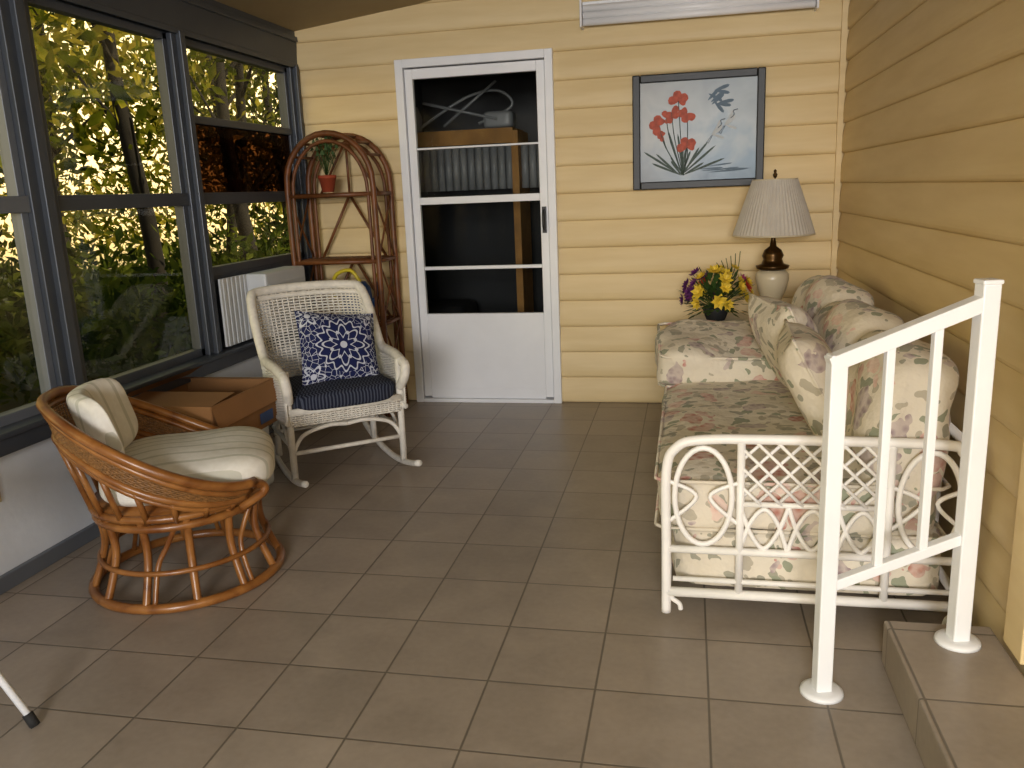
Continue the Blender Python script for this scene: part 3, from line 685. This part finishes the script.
def cent(n,x,y,z): return np.stack([rng.uniform(*x,n),rng.uniform(*y,n),rng.uniform(*z,n)],1)
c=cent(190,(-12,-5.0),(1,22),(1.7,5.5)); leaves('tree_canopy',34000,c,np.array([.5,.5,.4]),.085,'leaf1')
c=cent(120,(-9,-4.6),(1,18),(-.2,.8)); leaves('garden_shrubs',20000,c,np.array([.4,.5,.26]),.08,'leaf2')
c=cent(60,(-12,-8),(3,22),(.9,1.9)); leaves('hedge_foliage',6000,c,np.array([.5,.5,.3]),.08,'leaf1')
for k in range(14):
    x=-5.0-rng.random()*3.5; y_=1.5+k*1.05+rng.random()*.6; m=MB(); b=V((x,y_,-.25)); h=6
    pts=[b+V((.12*math.sin(j*.9+k),.12*math.cos(j*1.1+k),h*j/8)) for j in range(9)]; m.tube(cat(pts,3),[.10-.0025*j for j in range(25)],8)
    for q in range(5):
        st_=pts[2+q]; a=rng.random()*6.28; m.ctube([st_,st_+V((.4*math.cos(a),.4*math.sin(a),.4)),st_+V((1.0*math.cos(a),1.0*math.sin(a),.9))],[.03]*8+[.016]*9,6)
    m.build('trunk_%d'%k,['bark'],G)
# ---------------------------------------------------------------- world and lights
w=bpy.data.worlds.new('world'); sc.world=w; w.use_nodes=True; t=w.node_tree; t.nodes.clear()
tc=t.nodes.new('ShaderNodeTexCoord'); sp=t.nodes.new('ShaderNodeSeparateXYZ'); t.links.new(tc.outputs['Generated'],sp.inputs[0])
mr=t.nodes.new('ShaderNodeMapRange'); t.links.new(sp.outputs[2],mr.inputs[0]); mr.inputs[1].default_value=-1; mr.inputs[2].default_value=1
def wr(stops):
    rp=t.nodes.new('ShaderNodeValToRGB'); t.links.new(mr.outputs[0],rp.inputs[0]); cr=rp.color_ramp
    for p,cc in stops:
        if p in(0.0,1.0): e=cr.elements[0 if p==0 else -1]; e.position=p
        else: e=cr.elements.new(p)
        e.color=cc
    return rp.outputs[0]
neutral=wr(((.0,(.08,.08,.07,1)),(.47,(.12,.12,.10,1)),(.5,(.40,.41,.40,1)),(1.0,(.40,.44,.48,1))))
glow=wr(((.0,(.06,.07,.02,1)),(.46,(.15,.14,.04,1)),(.49,(2.8,1.9,.75,1)),(.56,(3.6,2.7,1.3,1)),(.64,(1.9,1.7,.7,1)),(.8,(.6,.65,.5,1)),(1.0,(.42,.46,.52,1))))
mr2=t.nodes.new('ShaderNodeMapRange'); t.links.new(sp.outputs[0],mr2.inputs[0]); mr2.inputs[1].default_value=-.1; mr2.inputs[2].default_value=-.3
mx=t.nodes.new('ShaderNodeMix'); mx.data_type='RGBA'; t.links.new(mr2.outputs[0],mx.inputs[0]); t.links.new(neutral,mx.inputs[6]); t.links.new(glow,mx.inputs[7])
bg=t.nodes.new('ShaderNodeBackground'); bg.inputs[1].default_value=1.0; t.links.new(mx.outputs[2],bg.inputs[0]); wo=t.nodes.new('ShaderNodeOutputWorld'); t.links.new(bg.outputs[0],wo.inputs[0])
def area(name,loc,target,size,power,col=(1,1,1)):
    l=bpy.data.lights.new(name,'AREA'); l.shape='RECTANGLE'; l.size,l.size_y=size; l.energy=power; l.color=col; o=bpy.data.objects.new(name,l); COL.objects.link(o); o.location=loc; o.rotation_euler=(V(target)-V(loc)).to_track_quat('-Z','Y').to_euler(); return o
area('porch_opening_light',(.1,-4.5,1.9),(-.2,5,1.0),(1.8,1.2),330,(1,.97,.95))
l=bpy.data.lights.new('camera_flash','POINT'); l.energy=28; l.shadow_soft_size=.06; l.color=(1,.98,.97); o=bpy.data.objects.new('camera_flash',l); COL.objects.link(o); o.location=(.08,-.1,1.45)
l=bpy.data.lights.new('sun','SUN'); l.energy=6.0; l.angle=.03; l.color=(1,.82,.48); o=bpy.data.objects.new('sun',l); COL.objects.link(o); o.location=(6,3,8); o.rotation_euler=V((-.75,-.1,-.45)).to_track_quat('-Z','Y').to_euler()
# ---------------------------------------------------------------- camera
f=837.0; p,yw,rl=[math.radians(a) for a in(12.96,12.13,2.37)]
fwd=V((-math.sin(yw)*math.cos(p),math.cos(yw)*math.cos(p),-math.sin(p))); r0=fwd.cross(V((0,0,1))).normalized(); u0=r0.cross(fwd)
right=r0*math.cos(rl)-u0*math.sin(rl); up=u0*math.cos(rl)+r0*math.sin(rl)
cam=bpy.data.cameras.new('camera'); o=bpy.data.objects.new('camera',cam); COL.objects.link(o); cam.sensor_width=36; cam.lens=f/1024*36; cam.clip_start=.02
Mx=Matrix((right,up,-fwd)).transposed().to_4x4(); Mx.translation=V((0,0,1.35)); o.matrix_world=Mx; sc.camera=o
